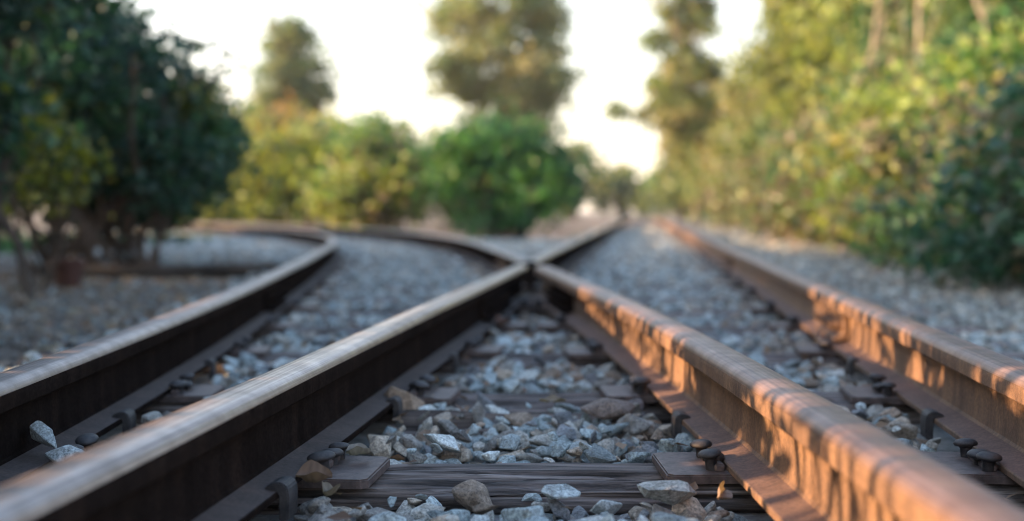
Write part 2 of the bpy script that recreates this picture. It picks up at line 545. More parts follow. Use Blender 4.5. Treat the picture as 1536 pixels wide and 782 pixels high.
# ------------------------------------------------------------------ tie plates with spikes, rail anchors
def plate_mesh():
    # half-plate that sticks out of one side of the rail foot, with a notch; local x = out from rail, y = along rail
    bm = bmesh.new()
    pts = [(-0.02, -0.075), (0.132, -0.075), (0.142, -0.066), (0.142, 0.066), (0.132, 0.075), (-0.02, 0.075),
           (-0.02, 0.02), (0.004, 0.012), (0.004, -0.012), (-0.02, -0.02)]
    vs = [bm.verts.new((x + 0.0, y, 0)) for x, y in pts]
    f = bm.faces.new(vs)
    r = bmesh.ops.extrude_face_region(bm, geom=[f])
    bmesh.ops.translate(bm, vec=(0, 0, 0.0125), verts=[e for e in r['geom'] if isinstance(e, bmesh.types.BMVert)])
    # raised shoulder against the rail foot
    sh = box_bm(0.016, 0.11, 0.012, 0.003)
    bmesh.ops.translate(sh, vec=(0.066, 0, 0.0165), verts=sh.verts)
    tmp = bpy.data.meshes.new('t'); sh.to_mesh(tmp); sh.free(); bm.from_mesh(tmp); bpy.data.meshes.remove(tmp)
    bmesh.ops.recalc_face_normals(bm, faces=bm.faces)
    es = [e for e in bm.edges if abs(e.verts[0].co.z - 0.0125) < 1e-4 and abs(e.verts[1].co.z - 0.0125) < 1e-4]
    bmesh.ops.bevel(bm, geom=es, offset=0.0022, segments=2, affect='EDGES')
    return bm_mesh('tie_plate', bm)
def spike_mesh(n):
    prof = [(0.0, 0.0425), (0.007, 0.0422), (0.0128, 0.0408), (0.0170, 0.0375), (0.0180, 0.0345), (0.0165, 0.0315), (0.0105, 0.030), (0.0088, 0.027), (0.0088, 0.0)]
    bm = lathe_bm(prof, n)
    bmesh.ops.scale(bm, vec=(1.0, 1.12, 1.0), verts=bm.verts)
    return bm_mesh('spike', bm, True)
plate_me = plate_mesh(); plate_me.materials.append(M['plate'])
spike_me = spike_mesh(20); spike_me.materials.append(M['iron'])
rail_phrase = {'D': 'outer left rail', 'A': 'inner left rail', 'B': 'inner right rail', 'C': 'outer right rail',
               'Af': 'straight far rail', 'Bf': 'curving far rail'}
proto = None
plate_spots = []
def add_plate(key, y, side, label, tilt=0.0, nsp=3, fs=0.0):
    """a plate on sleeper at y; side +1 right / -1 left of rail"""
    global proto
    p, t = tangent_at(rails[key][1], y)
    nrm = Vector((t.y, -t.x, 0)) * side
    rz = math.atan2(nrm.y, nrm.x)
    base = bpy.data.objects.new('tie_plate', plate_me); COL.objects.link(base)
    base.location = (p.x, p.y, 0.0006); base.rotation_euler = (0, 0, rz)
    tag(base, label, 'tie plate', 'tie plates holding the rails to the sleepers')
    layout = [(0.072, -0.036, 0.004), (0.069, 0.008, -0.003), (0.072, 0.048, 0.006)][:nsp]
    for (sx, sy, dz) in layout:
        s = bpy.data.objects.new('spike', spike_me); COL.objects.link(s); s.parent = base
        s.location = (sx + random.uniform(-.003, .003), sy * (1 if side < 0 else 1) + random.uniform(-.004, .004), -0.004 + dz + random.uniform(-0.003, 0.003))
        s.rotation_euler = (random.uniform(-.16, .16), random.uniform(-.10, .16), random.uniform(0, 6))
        q = random.uniform(0.84, 1.0); s.scale = (q, q * random.uniform(0.9, 1.08), q)
    plate_spots.append((p.x + nrm.x * 0.09, p.y + nrm.y * 0.09))
for i in range(nlong):
    y = TIE_Y0 + i * TIE_S
    for key in 'DABC':
        if rail_x(key, y) is None: continue
        for side in (1, -1):
            if key == 'A' and side == -1 and y > 3.4: continue
            where = {1: 'right', -1: 'left'}[side]
            if key in 'AB' and abs(y - FY) < 0.55: continue
            which = 'nearest' if i == 0 else ORD[i]
            lab = f'rusty tie plate, {where} side of {rail_phrase[key]}, {which} sleeper' + ('' if i == 0 else ' from the front')
            add_plate(key, y, side, lab)
for i, (x, y) in enumerate(straight_t[:6]):
    for key in ('Af', 'C'):
        for side in (1, -1):
            add_plate(key, y, side, f'blurred tie plate {"right" if side > 0 else "left"} of the {rail_phrase[key]}, {ORD[i]} sleeper past long timbers', nsp=2)
for i, (x, y, s) in enumerate(curve_t[:5]):
    for key in ('Bf', 'D'):
        for side in (1, -1):
            add_plate(key, y, side, f'blurred tie plate {"right" if side > 0 else "left"} of the {rail_phrase[key]}, {ORD[i]} curving sleeper past timbers', nsp=2)

def anchor_mesh():
    """a chunky spring clip gripping the edge of the rail foot"""
    bm = bmesh.new()
    prof = [(-0.016, 0.0125), (-0.015, 0.0190), (-0.008, 0.0255), (0.002, 0.0285), (0.010, 0.0270), (0.0150, 0.0210),
            (0.0165, 0.0100), (0.0155, -0.022), (0.004, -0.024), (0.004, 0.0125)]
    hw = 0.0165
    a = [bm.verts.new((x, -hw, z)) for x, z in prof]; b = [bm.verts.new((x, hw, z)) for x, z in prof]
    k = len(prof)
    for q in range(k): bm.faces.new((a[q], a[(q + 1) % k], b[(q + 1) % k], b[q]))
    bm.faces.new(a); bm.faces.new(b[::-1])
    bmesh.ops.recalc_face_normals(bm, faces=bm.faces)
    bmesh.ops.bevel(bm, geom=[e for e in bm.edges], offset=0.0016, segments=2, affect='EDGES', clamp_overlap=True)
    return bm_mesh('rail_anchor', bm)
anchor_me = anchor_mesh(); anchor_me.materials.append(M['iron'])
def add_anchor(key, y, side, label, sc=1.0):
    p, t = tangent_at(rails[key][1], y)
    nrm = Vector((t.y, -t.x, 0)) * side
    o = bpy.data.objects.new('rail_anchor', anchor_me); COL.objects.link(o)
    o.location = (p.x + nrm.x * 0.052, p.y + nrm.y * 0.052, 0.007)
    o.rotation_euler = (0, 0, math.atan2(nrm.y, nrm.x)); o.scale = (sc * 0.82, sc * 1.0, sc * 0.76)
    tag(o, label, 'rail anchor', 'iron anchors clipped on the rail feet')
add_anchor('B', 1.93, -1, 'dark iron anchor clipped on the foot of the inner right rail', 1.15)
add_anchor('A', 1.46, 1, 'dark iron anchor on inner left rail at the bottom edge of the picture', 1.25)
add_anchor('A', 2.13, 1, 'dark iron anchor on inner left rail just before the second sleeper', 1.1)
add_anchor('D', 1.93, 1, 'dark iron anchor on outer left rail beside loose stones', 1.25)
add_anchor('D', 2.62, 1, 'blurred iron anchor on outer left rail beyond the second sleeper', 1.15)
add_anchor('C', 1.95, -1, 'tilted iron anchor on outer right rail in front of the second sleeper', 1.25)
add_anchor('C', 2.62, -1, 'blurred iron anchor on outer right rail between second and third sleepers', 1.1)
add_anchor('A', 2.78, 1, 'blurred iron anchor on inner left rail near the third sleeper', 1.05)

# ------------------------------------------------------------------ ground sheets
def hsum(x, y, seed, f):
    r = np.random.default_rng(seed); h = np.zeros_like(x)
    for k in range(9):
        a = r.uniform(0, 6.28); fr = f * r.uniform(0.5, 2.2)
        h += np.sin((x * np.cos(a) + y * np.sin(a)) * fr + r.uniform(0, 6.28)) / 9
    return h
def grid(x0, x1, y0, y1, nx, ny, zf, name, mat, kind='structure'):
    xs, ys = np.meshgrid(np.linspace(x0, x1, nx), np.linspace(y0, y1, ny))
    z = zf(xs, ys)
    V = np.stack([xs, ys, z], -1).reshape(-1, 3)
    idx = np.arange(nx * ny).reshape(ny, nx)
    F = np.stack([idx[:-1, :-1], idx[:-1, 1:], idx[1:, 1:], idx[1:, :-1]], -1).reshape(-1, 4)
    o = link(name, mesh_np(name, V, F, None, True), mat); o['kind'] = kind
    return o
grid(-400, 400, -60, 900, 161, 193, lambda x, y: -0.075 + 0 * x, 'ground', M['ground'])
grid(-14, 14, -3, 60, 281, 631, lambda x, y: -0.058 + 0.022 * hsum(x, y, 4, 1.6) + 0.010 * hsum(x, y, 5, 7), 'terrain', M['ground'])

# centre line distance to tracks, for the ballast
cp = curve_path(0, -2, 26, 0.2)
cpx = np.array([p.x for p in cp]); cpy = np.array([p.y for p in cp])
def in_bed(x, y):
    """signed margin (m) inside the ballast bed"""
    xs = XA + 0.531 + SLOPE * y
    d1 = 1.05 - np.abs(x - xs)
    d = np.full_like(x, 9.0)
    for a, b in zip(cpx, cpy): d = np.minimum(d, np.hypot(x - a, y - b))
    d2 = 0.95 - d
    d3 = np.where((x > xs) & (y > -1), 2.0 - (x - xs), -9)   # gravel strip on the right
    d4 = np.where((y > 5) & (y < 15), 1.0 - np.abs(x - (xs + np.interp(y, cpy, cpx)) / 2) * 0.9, -9)
    d5 = np.where((y > 8.3) & (y < 22) & (x < np.interp(y, cpy, cpx)), np.minimum(3.2 - d, (y - 8.3) * 0.5), -9)
    return np.maximum(np.maximum(np.maximum(d1, d2), d5), np.maximum(d3, d4))
def bed_z(x, y):
    m = in_bed(x, y)
    return -0.085 + 0.045 * np.clip((m + 0.05) / 0.35, 0, 1) + 0.006 * hsum(x, y, 7, 9)
grid(-9, 7, -2, 30, 201, 401, bed_z, 'ballast_bed', M['bed'])

# ------------------------------------------------------------------ stones
def hull_rock(seed, npts, bev):
    r = np.random.default_rng(seed)
    bm = bmesh.new()
    sx, sy, sz = r.uniform(0.75, 1.3), r.uniform(0.55, 1.0), r.uniform(0.34, 0.66)
    for i in range(npts):
        v = r.normal(size=3); v /= np.linalg.norm(v); v *= r.uniform(0.82, 1.1)
        bm.verts.new((v[0] * sx, v[1] * sy, v[2] * sz))
    h = bmesh.ops.convex_hull(bm, input=bm.verts[:])
    junk = list({e for e in list(h['geom_interior']) + list(h['geom_unused']) if isinstance(e, bmesh.types.BMVert) and e.is_valid})
    if junk: bmesh.ops.delete(bm, geom=junk, context='VERTS')
    bmesh.ops.dissolve_limit(bm, angle_limit=R(16), verts=bm.verts[:], edges=bm.edges[:])
    if bev:
        bmesh.ops.bevel(bm, geom=bm.edges[:], offset=0.075, segments=1, affect='EDGES', clamp_overlap=True)
        bmesh.ops.triangulate(bm, faces=bm.faces[:])
        if bev > 1:
            bmesh.ops.subdivide_edges(bm, edges=[e for e in bm.edges if e.calc_length() > 0.35], cuts=1, use_grid_fill=True)
            bmesh.ops.triangulate(bm, faces=bm.faces[:])
            for v in bm.verts:
                n = mnoise.noise(v.co * 2.3 + Vector((seed, 0, 0))) * 0.10 + mnoise.noise(v.co * 6 + Vector((seed, 3, 0))) * 0.035
                v.co *= 1 + n
    else:
        bmesh.ops.triangulate(bm, faces=bm.faces[:])
    V = np.array([v.co[:] for v in bm.verts]); bm.verts.index_update()
    F = np.array([[v.index for v in f.verts] for f in bm.faces])
    bm.free()
    V /= np.abs(V).max()
    return V, F
HI = [hull_rock(100 + i, random.randint(11, 20), 2) for i in range(26)]
LO = [hull_rock(300 + i, random.randint(9, 13), 0) for i in range(14)]

STONE_COLS = np.array([(0.275, 0.325, 0.335), (0.365, 0.41, 0.415), (0.21, 0.245, 0.255), (0.46, 0.485, 0.475), (0.33, 0.315, 0.285),
                       (0.20, 0.185, 0.17), (0.26, 0.20, 0.155), (0.36, 0.30, 0.24), (0.16, 0.165, 0.175)])
def rand_rot(n, flat=0.5):
    ax = rng.uniform(0, 2 * np.pi, n); tl = rng.normal(0, flat, n); t2 = rng.normal(0, flat, n)
    c, s = np.cos(ax), np.sin(ax)
    Z = np.zeros((n, 3, 3)); Z[:, 0, 0] = c; Z[:, 0, 1] = -s; Z[:, 1, 0] = s; Z[:, 1, 1] = c; Z[:, 2, 2] = 1
    X = np.zeros((n, 3, 3)); c, s = np.cos(tl), np.sin(tl); X[:, 0, 0] = 1; X[:, 1, 1] = c; X[:, 1, 2] = -s; X[:, 2, 1] = s; X[:, 2, 2] = c
    Y = np.zeros((n, 3, 3)); c, s = np.cos(t2), np.sin(t2); Y[:, 1, 1] = 1; Y[:, 0, 0] = c; Y[:, 0, 2] = s; Y[:, 2, 0] = -s; Y[:, 2, 2] = c
    return Z @ X @ Y
def stones_mesh(name, pos, size, cols, variants, flat=0.5):
    n = len(pos); Rm = rand_rot(n, flat); vi = rng.integers(0, len(variants), n)
    Vs, Fs, Cs = [], [], []; off = 0
    for k, (V, F) in enumerate(variants):
        sel = np.where(vi == k)[0]
        if not len(sel): continue
        W = np.einsum('nij,vj->nvi', Rm[sel], V) * size[sel, None, None] + pos[sel, None, :]
        nv = len(V)
        Vs.append(W.reshape(-1, 3))
        Fs.append((F[None] + (np.arange(len(sel)) * nv)[:, None, None] + off).reshape(-1, 3))
        Cs.append(np.repeat(cols[sel], nv, 0)); off += nv * len(sel)
    return mesh_np(name, np.concatenate(Vs), np.concatenate(Fs), np.concatenate(Cs), False)

def jitter_grid(x0, x1, y0, y1, sp):
    xs, ys = np.meshgrid(np.arange(x0, x1, sp), np.arange(y0, y1, sp))
    xs = xs.ravel() + rng.uniform(-.55, .55, xs.size) * sp; ys = ys.ravel() + rng.uniform(-.55, .55, ys.size) * sp
    return xs, ys
def rail_dist(x, y):
    d = np.full_like(x, 9.0)
    for key, (o, path) in rails.items():
        px = np.array([p.x for p in path]); py = np.array([p.y for p in path])
        rx = np.interp(y, py, px)
        ok = (y >= py.min() - 0.05) & (y <= py.max() + 0.05)
        # correct for slope
        sl = np.interp(y, py, np.gradient(px, py))
        d = np.where(ok, np.minimum(d, np.abs(x - rx) / np.sqrt(1 + sl ** 2)), d)
    return d
def tie_dist(x, y):
    d = np.full_like(x, 9.0)
    for ty, hw, a, b in ties:
        d = np.where((x > a - 0.02) & (x < b + 0.02), np.minimum(d, np.abs(y - ty) - hw), d)
    return d
PL = np.array(plate_spots)
def plate_dist(x, y):
    d = np.full_like(x, 9.0)
    for a, b in PL:
        d = np.minimum(d, np.maximum(np.abs(x - a) - 0.055, np.abs(y - b) - 0.08))
    return d
def col_pick(x, y, n):
    # mostly blue-grey granite, browner near the rails and at the very front left
    rd = rail_dist(x, y)
    brown = np.clip(1.0 - (rd - 0.06) / 0.16, 0, 1) * 0.55 + 0.16 + 0.34 * np.clip((1.62 - y) / 0.2, 0, 1) * (x < 0.0)
    isb = rng.random(n) < brown
    i = np.where(isb, rng.choice([4, 5, 6, 7], n), rng.choice([0, 0, 1, 1, 2, 3, 4, 8], n))
    c = STONE_COLS[i] * rng.uniform(0.62, 1.1, n)[:, None]
    return c

def near_layer(x0, x1, y0, y1, sp, zmean, zs, smin, smax, dens=1.0):
    x, y = jitter_grid(x0, x1, y0, y1, sp)
    s = np.exp(rng.uniform(np.log(smin), np.log(smax), x.size))
    keep = rng.random(x.size) < dens
    keep &= rail_dist(x, y) > 0.056 + s * 0.30
    td = tie_dist(x, y)
    keep &= td > s * 0.6
    keep &= plate_dist(x, y) > -0.03 + s * 0.5
    keep &= in_bed(x, y) > -0.05
    z = zmean + rng.normal(0, zs, x.size)
    rdz = rail_dist(x, y)
    z -= 0.011 * ((y < TIE_Y0 - 0.08) & (y > TIE_Y0 - 0.26))
    z -= 0.010 * np.clip(1 - (td - 0.01) / 0.07, 0, 1) * (np.abs(y - TIE_Y0) > 0.3)
    z -= 0.014 * np.clip(1 - (rdz - 0.06) / 0.06, 0, 1)
    x, y, s, z = x[keep], y[keep], s[keep], z[keep]
    return np.stack([x, y, z], 1), s, col_pick(x, y, len(x))
parts = [near_layer(-1.6, 2.6, 0.9, 3.4, 0.032, -0.030, 0.007, 0.013, 0.026),
         near_layer(-1.6, 2.6, 0.9, 3.4, 0.037, -0.015, 0.008, 0.017, 0.033, 0.95),
         near_layer(-1.3, 1.9, 0.9, 3.4, 0.085, 0.000, 0.007, 0.020, 0.036, 0.7),
         near_layer(-1.3, 1.9, 0.9, 3.4, 0.045, 0.002, 0.006, 0.008, 0.016, 0.4)]
pos = np.concatenate([p[0] for p in parts]); siz = np.concatenate([p[1] for p in parts]); cols = np.concatenate([p[2] for p in parts])
print('near stones', len(pos))
o = link('ballast', stones_mesh('ballast', pos, siz, cols, HI, 0.42), M['stone'])
tag(o, 'loose crushed grey granite ballast filling the track between the rails', 'ballast', kind='stuff')

def far_layer(x0, x1, y0, y1, sp, zmean, zs, smin, smax, cover=False):
    x, y = jitter_grid(x0, x1, y0, y1, sp)
    s = np.exp(rng.uniform(np.log(smin), np.log(smax), x.size))
    keep = rail_dist(x, y) > 0.05 + s * 0.5
    if not cover: keep &= tie_dist(x, y) > s * 0.3
    keep &= in_bed(x, y) > rng.uniform(-0.05, 0.25, x.size)
    keep &= np.abs(x) < 0.5 * y + 1.0
    x, y, s = x[keep], y[keep], s[keep]
    z = zmean + rng.normal(0, zs, len(x))
    c = col_pick(x, y, len(x)) * 0.95
    # stones get darker and browner on the verge towards the hedge
    v = np.clip((x - (XC + SLOPE * y) - 0.15) / 0.9, 0, 1)[:, None]
    c = c * (1 - 0.30 * v) * (1 - np.array([[0.0, 0.05, 0.12]]) * v)
    return np.stack([x, y, z], 1), s, c
parts = [far_layer(-2.6, 3.4, 3.3, 6.2, 0.043, -0.022, 0.008, 0.016, 0.030),
         far_layer(-2.6, 3.4, 3.3, 6.2, 0.06, -0.012, 0.007, 0.014, 0.026),
         far_layer(-5, 5.2, 6.1, 12, 0.055, -0.008, 0.008, 0.018, 0.034, True),
         far_layer(-9, 7.0, 12, 24, 0.10, -0.012, 0.008, 0.03, 0.055, True)]
pos = np.concatenate([p[0] for p in parts]); siz = np.concatenate([p[1] for p in parts]); cols = np.concatenate([p[2] for p in parts])
print('far stones', len(pos))
o = link('ballast', stones_mesh('ballast', pos, siz, cols, LO, 0.5), M['stone'])
tag(o, 'finer blurred grey gravel covering the tracks and the strip beyond the crossing', 'gravel', kind='stuff')

# sparse brownish gravel on the soil at the left
x, y = jitter_grid(-4.0, -0.6, 1.2, 8.0, 0.055)
k = (in_bed(x, y) < 0.12) & (rng.random(x.size) < 0.75)
x, y = x[k], y[k]
s = np.exp(rng.uniform(np.log(0.010), np.log(0.028), x.size))
c = STONE_COLS[rng.choice([0, 2, 4, 5, 6, 7, 5], x.size)] * rng.uniform(0.4, 0.85, x.size)[:, None]
o = link('gravel', stones_mesh('gravel', np.stack([x, y, -0.050 + 0.3 * s], 1), s, c, LO, 0.4), M['stone'])
tag(o, 'sparse brownish gravel scattered over the soil left of the track', 'gravel', kind='stuff')

# stones that stand out
def stone(label, loc, size, col, seed, rot, squash=(1, 1, 1)):
    V, F = hull_rock(seed, 15, 2)
    V = V * np.array(squash) * size
    me = mesh_np('ballast_stone', V, F, np.tile(np.array(col), (len(V), 1)), False)
    o = link('ballast_stone', me, M['stone']); o.location = loc; o.rotation_euler = rot
    tag(o, label, 'stone', 'single stones that stand out')
fD = rail_x('D', 1.72)
stone('oblong grey stone leaning on the foot of the outer left rail at the left edge', (rail_x('D', 1.60) + 0.038, 1.60, 0.058), 0.036, (0.27, 0.29, 0.29), 515, (0.3, 0.45, -0.6), (1.0, 0.72, 0.72))
stone('small grey stone in the gap between the two left rails beside the outer one', (-0.575, 1.72, 0.015), 0.027, (0.25, 0.28, 0.28), 511, (0.2, 0.1, 1.0), (1, 0.8, 0.7))
stone('flat dark grey stone between the two left rails before the pointed pale stone', (-0.50, 1.76, 0.012), 0.036, (0.15, 0.17, 0.17), 512, (0.1, 0.1, 0.3), (1, 0.8, 0.6))
stone('tan flat stone between the two left rails behind the pointed pale stone', (-0.49, 1.98, 0.012), 0.040, (0.30, 0.26, 0.21), 513, (0.1, 0.05, 0.2), (1, 0.75, 0.55))
stone('pale blocky stone between the two left rails behind the tan flat stone', (-0.535, 2.08, 0.020), 0.034, (0.33, 0.36, 0.355), 514, (0.2, 0.3, 0.7), (1, 0.85, 0.9))
stone('pale grey stone lying on the rail foot right of the oblong leaning stone', (rail_x('D', 1.60) + 0.088, 1.57, 0.034), 0.036, (0.31, 0.33, 0.33), 502, (0.1, 0.15, 0.3), (1, 0.8, 0.6))
stone('pointed pale stone beside the iron anchor of the outer left rail', (-0.548, 1.84, 0.022), 0.030, (0.42, 0.44, 0.43), 503, (0.4, 0.2, 0.9), (1, 0.8, 0.9))
stone('large brown angular stone in the ballast before the second sleeper', (0.172, 2.02, 0.018), 0.052, (0.15, 0.115, 0.10), 504, (0.1, -0.12, 0.2), (1, 0.9, 0.75))
stone('upright blue grey cube-like stone in the foreground before the nearest sleeper', (0.062, 1.455, 0.010), 0.030, (0.30, 0.34, 0.35), 505, (0.2, 0.1, 0.35), (0.9, 0.9, 1.1))
stone('broad rounded grey stone at the lower right before the nearest sleeper', (0.205, 1.46, 0.010), 0.042, (0.27, 0.28, 0.27), 506, (0.0, 0.12, 0.1), (1, 0.8, 0.65))
stone('rusty brown stone squeezed beside the anchor of the inner left rail', (-0.202, 2.13, 0.010), 0.040, (0.22, 0.155, 0.11), 507, (0.2, 0.4, 0.6), (1, 0.9, 0.9))
stone('dark pointed stone standing behind the nearest sleeper', (-0.085, 1.80, 0.016), 0.026, (0.105, 0.10, 0.10), 508, (0.8, 0.5, 0.6), (1, 0.8, 0.8))
stone('pale tan stone between the two right rails beside the tilted anchor', (0.585, 2.03, 0.010), 0.042, (0.40, 0.32, 0.25), 509, (0.05, 0.1, 0.4), (1, 0.8, 0.7))

# ------------------------------------------------------------------ dead leaves
def dead_leaf(label, loc, size, col, seed, rz, curl=0.6, tilt=(0, 0)):
    r = np.random.default_rng(seed)
    nu, nv = 11, 7; V = []; 
    for i in range(nu):
        u = i / (nu - 1); w = math.sin(math.pi * min(1, u * 0.96 + 0.02)) ** 0.8 * 0.36
        for j in range(nv):
            v = (j / (nv - 1) - 0.5) * 2
            x = (u - 0.5); y = v * w
            z = 1.3 * curl * (abs(v) ** 1.7) * w + 0.6 * curl * (u - 0.5) ** 2 + 0.05 * math.sin(9 * u + 4 * v + seed) + r.normal(0, 0.012)
            V.append((x * size * 0.8, y * size * 0.66, z * size * 0.8))
    F = [(i * nv + j, (i + 1) * nv + j, (i + 1) * nv + j + 1, i * nv + j + 1) for i in range(nu - 1) for j in range(nv - 1)]
    me = mesh_np('dead_leaf', V, F, np.array([np.array(col) * np.array((0.50, 0.55, 0.62)) * r.uniform(0.6, 1.2) for _ in V]), True)
    o = link('dead_leaf', me, M['deadleaf']); o.location = loc; o.rotation_euler = (tilt[0], tilt[1], rz)
    tag(o, label, 'leaf', 'single dry leaves by the rails')
dead_leaf('curled brown dry leaf on the ballast beside the lower left anchor', (-0.262, 1.485, 0.018), 0.060, (0.30, 0.17, 0.11), 1, 0.3, 1.0, (0.4, 0.1))
dead_leaf('second curled tan dry leaf lying under the brown one at lower left', (-0.235, 1.44, 0.010), 0.050, (0.34, 0.24, 0.16), 2, 1.4, 0.9, (0.2, 0.2))
dead_leaf('small pale dry leaf lying on the nearest left tie plate', (-0.222, 1.625, 0.022), 0.046, (0.36, 0.29, 0.23), 3, 0.5, 0.9, (0.1, 0.1))
dead_leaf('pale pinkish dry leaf by the lower right rail foot', (0.262, 1.43, 0.012), 0.050, (0.38, 0.25, 0.18), 4, 1.2, 0.8, (0.9, 0.0))
dead_leaf('long tan dry leaf on the ballast in front of the second sleeper', (0.075, 2.09, 0.022), 0.062, (0.38, 0.26, 0.16), 5, 0.1, 0.3, (0.1, 0.0))
dead_leaf('orange brown dry leaf beneath the crossing of the rails', (-0.125, 3.72, 0.035), 0.085, (0.36, 0.15, 0.075), 6, 0.2, 0.8, (0.3, 0.2))
dead_leaf('red brown dry leaf just right of the orange one near the crossing', (-0.03, 3.5, 0.025), 0.085, (0.24, 0.10, 0.06), 7, 1.0, 0.7, (0.2, 0.1))
dead_leaf('brown dry leaf caught behind the second left tie plate', (-0.165, 2.31, 0.022), 0.05, (0.34, 0.19, 0.09), 8, 0.8, 0.8, (0.1, 0.2))
# litter: uncountable
n = 1600
x = rng.uniform(-5, -0.8, n); y = rng.uniform(1.5, 9, n); k = in_bed(x, y) < 0.2; x, y = x[k], y[k]
x2 = rng.uniform(1.2, 6, 900); y2 = rng.uniform(3.5, 22, 900); k = in_bed(x2, y2) < 0.5
x = np.concatenate([x, x2[k]]); y = np.concatenate([y, y2[k]])
def leaf_quads(P, size, nrm_up=0.3, elong=1.7):
    n = len(P)
    nrm = rng.normal(size=(n, 3)); nrm[:, 2] += nrm_up * 2; nrm /= np.linalg.norm(nrm, axis=1)[:, None]
    a = rng.normal(size=(n, 3)); a -= (a * nrm).sum(1)[:, None] * nrm; a /= np.linalg.norm(a, axis=1)[:, None]
    b = np.cross(nrm, a)
    s = size * rng.uniform(0.7, 1.3, n)
    L = a * (s * 0.5 * elong)[:, None]; W = b * (s * 0.5)[:, None]
    q = np.stack([P - L, P + W - L * 0.1, P + L, P - W - L * 0.1], 1)
    q[:, 1] += nrm * (s * 0.12)[:, None]; q[:, 3] += nrm * (s * 0.12)[:, None]
    return q.reshape(-1, 3), np.arange(4 * n).reshape(n, 4)
V, F = leaf_quads(np.stack([x, y, np.full(len(x), -0.035)], 1), 0.035, 2.5)
c = 0.7 * np.array([(0.26, 0.15, 0.08), (0.36, 0.22, 0.12), (0.18, 0.10, 0.06), (0.3, 0.24, 0.14)])[rng.integers(0, 4, len(x))]
n2 = 420
lx = rng.uniform(-0.62, 0.75, n2); ly = rng.uniform(1.35, 4.0, n2)
k2 = (rail_dist(lx, ly) > 0.06) & ((rail_dist(lx, ly) < 0.2) | (rng.random(n2) < 0.25)); lx, ly = lx[k2], ly[k2]
V2, F2 = leaf_quads(np.stack([lx, ly, np.full(len(lx), 0.004) + rng.normal(0, .004, len(lx))], 1), 0.016, 1.5, 1.9)
F = np.concatenate([F, F2 + len(V)]); V = np.concatenate([V, V2])
c = np.concatenate([c, 0.7 * np.array([(0.22, 0.13, 0.08), (0.30, 0.19, 0.12), (0.16, 0.09, 0.06)])[rng.integers(0, 3, len(lx))]])
o = link('leaf_litter', mesh_np('leaf_litter', V, F, np.repeat(c, 4, 0)), M['deadleaf'])
tag(o, 'small brown fallen leaves scattered over the soil beside the tracks', 'leaf litter', kind='stuff')

# ------------------------------------------------------------------ plants
def tube(V, F, pts, r0, r1, sides=6):
    base0 = len(V)
    n = len(pts)
    for i, p in enumerate(pts):
        a = pts[max(0, i - 1)]; b = pts[min(n - 1, i + 1)]
        t = (Vector(b) - Vector(a)).normalized()
        u = t.orthogonal().normalized(); v = t.cross(u)
        r = r0 + (r1 - r0) * i / (n - 1)
        for k in range(sides):
            an = 2 * math.pi * k / sides
            V.append(tuple(Vector(p) + (u * math.cos(an) + v * math.sin(an)) * r))
    for i in range(n - 1):
        for k in range(sides):
            F.append((base0 + i * sides + k, base0 + i * sides + (k + 1) % sides, base0 + (i + 1) * sides + (k + 1) % sides, base0 + (i + 1) * sides + k))
def limb(V, F, a, b, r0, r1, wob, sides=6, n=6):
    a, b = Vector(a), Vector(b); L = (b - a).length
    pts = []
    for i in range(n + 1):
        t = i / n
        w = Vector((random.gauss(0, 1), random.gauss(0, 1), random.gauss(0, 0.4))) * wob * L * math.sin(math.pi * t)
        pts.append(tuple(a.lerp(b, t) + w))
    tube(V, F, pts, r0, r1, sides)
    return pts

